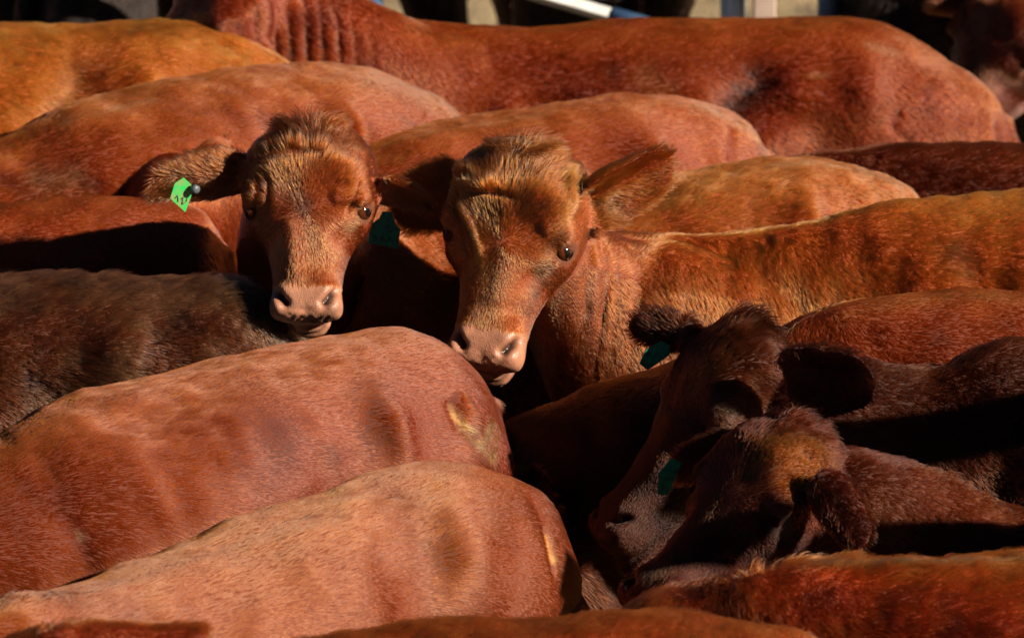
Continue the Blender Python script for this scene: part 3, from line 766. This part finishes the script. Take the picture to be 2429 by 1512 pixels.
    if want('C8'):
        cow('red brown cow mostly in shadow at the left edge, below the green tag', 'red',
            sp([(556, 780), (556, 690), (545, 620), (515, 550), (470, 503), (400, 482), (300, 482), (200, 487), (0, 496), (-300, 'z', 1.21), (-700, 'z', 1.24), (-1000, 'z', 1.3), (-1200, 'z', 1.34)], (550, .85), (0, .80)),
            550, -700, seed=8, width=.8, hlen=.015)
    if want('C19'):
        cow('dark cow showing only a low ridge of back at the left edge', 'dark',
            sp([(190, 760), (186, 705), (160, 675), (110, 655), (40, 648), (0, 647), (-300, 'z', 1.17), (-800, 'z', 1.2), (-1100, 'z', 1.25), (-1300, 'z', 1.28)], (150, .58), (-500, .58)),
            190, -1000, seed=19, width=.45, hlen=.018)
    if want('C10'):
        cow('shaggy dark brown cow at the left, just under the first cow\'s muzzle', 'brown_sheen',
            sp([(690, 930), (689, 850), (676, 785), (640, 722), (590, 688), (540, 676), (400, 678), (200, 676), (0, 688), (-300, 'z', 1.22), (-650, 'z', 1.24), (-900, 'z', 1.3), (-1150, 'z', 1.34)], (680, .30), (0, .26)),
            690, -680, seed=10, width=.85, hlen=.028, lift=.33, spots=1.6,
            paint=[([(540, 690), (640, 740), (675, 830)], .05, (.20, .15, .13), .8, dict(len=.036, lift=.6)), ([(100, 960), (200, 940)], .03, (.20, .15, .13), .7), ([(450, 690), (330, 740)], .03, (.22, .12, .09), .5)])  # grey rump and flank patches paint in the sheen
    if want('C13'):
        hd = (at(1650, 905, .14), at(1600, 1320, .1), (-.9, -.1, .3))
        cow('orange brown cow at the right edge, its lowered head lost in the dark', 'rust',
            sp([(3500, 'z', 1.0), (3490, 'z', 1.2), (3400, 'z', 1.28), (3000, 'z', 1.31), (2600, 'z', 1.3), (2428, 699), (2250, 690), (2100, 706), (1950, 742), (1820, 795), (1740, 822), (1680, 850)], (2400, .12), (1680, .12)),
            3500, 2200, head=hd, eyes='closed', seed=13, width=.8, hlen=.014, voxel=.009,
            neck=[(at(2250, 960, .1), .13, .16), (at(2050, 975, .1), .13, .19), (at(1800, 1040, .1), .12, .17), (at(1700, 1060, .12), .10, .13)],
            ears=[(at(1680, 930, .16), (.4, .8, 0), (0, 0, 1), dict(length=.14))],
            paint=[([(2000, 745), (2250, 700), (2428, 710)], .025, (.48, .2, .08), .6), ([(1560, 960), (1400, 1000), (1200, 1080), (1300, 1150), (1520, 1040), (1560, 960)], .30, (.022, .010, .007), 1.3)])  # near-black stroke paints shade over the lowered head and neck
    if want('C11'):
        cow('nearer smooth red cow on the left with a soiled rump', 'red',
            sp([(1184, 1200), (1186, 1110), (1186, 1040), (1176, 975), (1150, 915), (1110, 858), (1050, 815), (990, 801), (930, 802), (800, 824), (700, 846), (500, 884), (300, 933), (200, 965), (110, 1005), (0, 1068), (-200, 'z', 1.16), (-400, 'z', 1.16), (-600, 'z', 1.2)], (1180, -.02), (0, -.53)),
            1184, -60, seed=11, tint=.80, anat=.55, sleek=.15, width=.97, hlen=.020, voxel=.008, lift=.045, spots=.25,
            strokes=[([(1065, 960), (1085, 1010), (1120, 1040)], .014, -.010), ([(1090, 940), (1130, 1000)], .012, .007), ([(870, 920), (895, 1050)], .08, -.010), ([(700, 950), (720, 1000)], .10, .012), ([(960, 1000), (960, 1060)], .035, .008), ([(700, 880), (300, 1000)], .05, -.006)],
            paint=[([(1066, 962), (1080, 995), (1110, 1018)], .0036, (1.2, .8, .4), 1.3), ([(1140, 1050), (1170, 1010), (1165, 1080)], .018, (.30, .20, .08), .7, dict(len=.006)), ([(1085, 1020), (1140, 1060)], .008, (.34, .22, .09), .7), ([(880, 920), (890, 1040)], .04, (.20, .065, .03), .5), ([(780, 1070), (790, 1085)], .018, (.17, .055, .025), .5), ([(180, 1260), (190, 1275)], .006, (.7, .5, .45), .9)]+[([(x, y)], .0032, (.60, .42, .18), 1.2, dict(len=.004)) for x, y in ((1150, 1005), (1158, 1022), (1166, 1040), (1172, 1060), (1160, 1066), (1148, 1042), (1170, 1018), (1176, 1082), (1166, 1092), (1140, 1052), (1128, 1046), (1112, 1034), (1100, 1040), (1154, 1078), (1178, 1044), (1174, 1002))])  # dark upright flank band is painted shade of the hollow
    if want('C12'):
        cow('front red and tan cow at the bottom left with a dark ridge along its spine', 'tan',
            sp([(1312, 1540), (1316, 1440), (1316, 1340), (1309, 1250), (1290, 1188), (1255, 1146), (1205, 1122), (1130, 1106), (1060, 1108), (1000, 1124), (850, 1178), (725, 1224), (625, 1260), (435, 1330), (175, 1404), (0, 1438), (-200, 'z', 1.2), (-380, 'z', 1.22)], (1330, -.58), (175, -1.32)),
            1340, 130, seed=12, tint=.72, anat=.55, sleek=.15, width=.92, hlen=.020, voxel=.008, lift=.045, spots=.3,
            strokes=[([(1000, 1190), (1015, 1340)], .07, -.007), ([(860, 1420), (880, 1440)], .07, .010), ([(1080, 1330), (1060, 1440)], .04, .006), ([(1290, 1260), (1310, 1350)], .010, -.006), ([(560, 1240), (630, 1215)], .05, .008)],
            paint=[([(950, 1180), (1030, 1320)], .055, (.22, .085, .03), .35), ([(1292, 1275), (1310, 1330)], .0045, (1.2, .7, .3), 1.4), ([(175, 1408), (435, 1334), (725, 1228)], .012, (.24, .12, .08), .35), ([(0, 1435), (140, 1415)], .02, (.14, .08, .06), .6, dict(len=.03, lift=.5)), ([(1220, 1105), (1270, 1135)], .02, (.13, .06, .04), .8, dict(len=.035, lift=.7))])  # large dark flank patch carries the hollow's shade in its colour
    if want('C20'):
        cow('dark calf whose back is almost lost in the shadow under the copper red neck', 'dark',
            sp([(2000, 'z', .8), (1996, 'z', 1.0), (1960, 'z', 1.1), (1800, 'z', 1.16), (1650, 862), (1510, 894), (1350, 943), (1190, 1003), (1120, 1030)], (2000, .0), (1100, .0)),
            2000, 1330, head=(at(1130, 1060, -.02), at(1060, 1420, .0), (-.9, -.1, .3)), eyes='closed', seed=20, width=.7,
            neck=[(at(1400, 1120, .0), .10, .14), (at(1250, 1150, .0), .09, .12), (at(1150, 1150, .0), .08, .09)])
    if want('D'):
        hd = (at(1728, 770, -.20), at(1405, 1262, -.36), (-.85, -.30, .42))
        H_ = Head(*hd)
        cow('dark brown cow with shaggy forelock lowering its head beside the copper red neck', 'dark',
            sp([(3700, 'z', 1.1), (3690, 'z', 1.2), (3600, 'z', 1.28), (3100, 'z', 1.3), (2700, 'z', 1.29), (2428, 815), (2340, 826), (2270, 858), (2200, 882), (2120, 872), (2050, 858), (1950, 852), (1860, 836)], (2400, -.22), (1850, -.26)),
            3700, 2420, head=hd, voxel=.0062, width=.85, headscale=1.06, eyes='closed', seed=14, tint=.8, sleek=.8, hlen=.019, lift=.22,
            neck=[(at(2500, 1150, -.2), .14, .2), (at(2300, 1140, -.2), .16, .23), (at(2080, 1115, -.23), .14, .21), (at(1920, 1050, -.26), .12, .17), (H_.p(0, .2, -.13), .10, .12)],
            ears=[(at(1650, 812, -.12), (-.92, .25, .16), (0, -.2, .95), dict(length=.14, width=.052)),
                  (at(1862, 884, -.37), (.90, -.40, .16), (.05, -.35, .9), dict(length=.19, width=.100, droop=.01, cup=.4))],
            paint=[([(1700, 950), (1720, 980)], .022, (.17, .13, .12), .8), ([(1690, 870), (1660, 900), (1640, 960)], .03, (.22, .10, .05), .55), ([(1690, 1010)], .010, (.35, .15, .08), .7)],
            tags=[([(1568, 808), (1587, 818), (1587, 841), (1536, 877), (1516, 862), (1531, 829)], -.13, SHADE_GREEN, .3)],
            strokes=[([(1700, 930), (1715, 985)], .024, .010), ([(1680, 1015), (1710, 1020)], .006, .005)],
            knot=.045, knotcol=(.13, .045, .02))
    if want('E'):
        hd = (at(1868, 992, -.68), at(1500, 1420, -.92), (-.62, -.42, .66))
        H_ = Head(*hd)
        cow('dark red cow with drooping ear, nearest lowered head at the lower right', 'brown',
            sp([(3300, 'z', 1.0), (3290, 'z', 1.15), (3200, 'z', 1.22), (2900, 'z', 1.24), (2600, 'z', 1.2), (2428, 1215), (2300, 1168), (2180, 1112), (2080, 1082), (1980, 1055)], (3300, -.85), (1960, -.70)),
            3300, 2350, head=hd, voxel=.0062, width=.85, headscale=1.22, eyes='closed', seed=15, tint=.85, sleek=.8, hlen=.016, lift=.20,
            neck=[(at(2500, 1480, -.75), .13, .2), (at(2350, 1460, -.75), .15, .22), (at(2180, 1370, -.74), .14, .21), (at(2040, 1275, -.74), .12, .17), (H_.p(0, .2, -.13), .10, .12)],
            ears=[(H_.p(-.10, .12, -.08), (-.95, .15, -.1), (0, -.2, .95), dict(length=.17, width=.06, droop=.03)),
                  (at(1935, 1125, -.85), (.48, -.62, -.55), (-.85, .1, -.5), dict(length=.175, width=.052, cup=.4))],
            paint=[([(1830, 1080), (1900, 1080), (1860, 1120)], .04, (.55, .22, .065), .9, dict(len=.009)), ([(1780, 1150), (1720, 1200)], .04, (.32, .13, .06), .6), ([(2080, 1200), (2100, 1300)], .06, (.30, .13, .08), .6), ([(2180, 1120), (2330, 1190)], .02, (.30, .09, .04), .8, dict(len=.03, lift=.6)),  # golden forehead patch is sunlight painted into the coat
                   ([(1560, 1350), (1580, 1290)], .03, (.3, .15, .09), .6)],
            tags=[([(1592, 1085), (1617, 1096), (1582, 1173), (1559, 1171), (1561, 1122)], -.62, SHADE_GREEN, .3)],
            strokes=[([(1915, 1080), (1925, 1140)], .006, -.007), ([(1900, 1070), (1905, 1150)], .005, -.004)],
            knot=.03)
    if want('F'):
        cow('fuzzy dark red cow filling the bottom right corner', 'bay',
            sp([(3500, 'z', 1.1), (3490, 'z', 1.22), (3380, 'z', 1.3), (3000, 'z', 1.32), (2700, 'z', 1.31), (2428, 1340), (2150, 1345), (1950, 1343), (1850, 1352), (1760, 1366), (1660, 1390), (1560, 1414), (1450, 1446)], (2428, -1.3), (1400, -1.32)),
            3500, 2150, head=(at(1430, 1480, -1.33), at(1130, 1900, -1.4), (-.7, -.1, .6)), seed=16, width=.9, hlen=.028, lift=.4, spots=1.5, voxel=.009,
            paint=[([(1700, 1400), (1500, 1440)], .05, (.22, .10, .07), .5), ([(1900, 1343), (2428, 1338)], .014, (.50, .30, .18), .6)])  # pale topline stroke paints the lit rim
    if want('C17'):
        cow('red cow whose back just rises into view at the bottom edge', 'rust',
            sp([(2010, 1720), (2008, 1640), (1985, 1570), (1940, 1528), (1880, 1502), (1780, 1488), (1650, 1484), (1500, 1486), (1300, 1494), (1000, 1512), (850, 1524), (600, 1545), (300, 'z', 1.34), (0, 'z', 1.38)], (2000, -1.78), (600, -1.82)),
            2010, 600, seed=17, width=.8, hlen=.018, lift=.4)
    if want('C18'):
        hd = (at(2395, -40, 2.62), at(2235, 330, 2.45), (-.55, -.6, .5)); H_ = Head(*hd)
        cow('pinkish brown cow looking down at the top right corner', 'rust',
            sp([(3800, 'z', 1.1), (3790, 'z', 1.2), (3700, 'z', 1.3), (3200, 'z', 1.3), (2900, 'z', 1.28), (2650, 'z', 1.25), (2500, 'z', 1.24)], (3700, 2.9), (2500, 2.75)),
            3800, 2750, head=hd, seed=18, tint=.55, width=.85, voxel=.009, headscale=1.1,
            neck=[(at(2700, 100, 2.8), .14, .2), (at(2540, 60, 2.75), .12, .17), (H_.p(0, .2, -.13), .10, .12)],
            ears=[(H_.p(-.10, .17, -.08), (-.85, -.1, .25), (0, -.2, .95), dict(length=.13, width=.045)), (H_.p(.10, .12, -.08), (.9, -.1, .1), (0, -.3, .9), dict(length=.18, width=.05))])
    if want('BK'):  # cows put in to keep the strip behind the fence dark
        cow('black cow standing behind the fence, left of the pale blue post', 'black',
            sp([(1490, 'z', 1.0), (1486, 'z', 1.18), (1455, 'z', 1.27), (1330, 'z', 1.3), (1200, 'z', 1.28), (1100, 'z', 1.32), (1030, 'z', 1.38), (980, 'z', 1.45)], (1490, 3.7), (1000, 4.5)),
            1490, 1100, seed=21, hairy=True, dens=20000, hrad=.001)
        cow('black cow standing behind the fence, left of the top right head', 'black',
            sp([(2010, 'z', .7), (2012, 'z', 1.05), (2050, 'z', 1.25), (2300, 'z', 1.3), (2700, 'z', 1.3), (3100, 'z', 1.3), (3350, 'z', 1.35), (3500, 'z', 1.4)], (2000, 3.1), (3200, 3.3)),
            2010, 3100, seed=22, dep=1.25, hairy=True, dens=20000, hrad=.001)
        cow('black cow standing far back, beyond the golden cow at the top left', 'black',
            sp([(70, 'z', .85), (74, 'z', 1.0), (105, 'z', 1.18), (200, 'z', 1.27), (350, 'z', 1.28), (600, 'z', 1.26), (740, 'z', 1.3), (820, 'z', 1.38)], (70, 3.5), (800, 4.3)),
            70, 700, seed=23, hairy=True, dens=20000, hrad=.001)
import os
build_herd(os.environ['ONLY'].split(',') if os.environ.get('ONLY') else None)
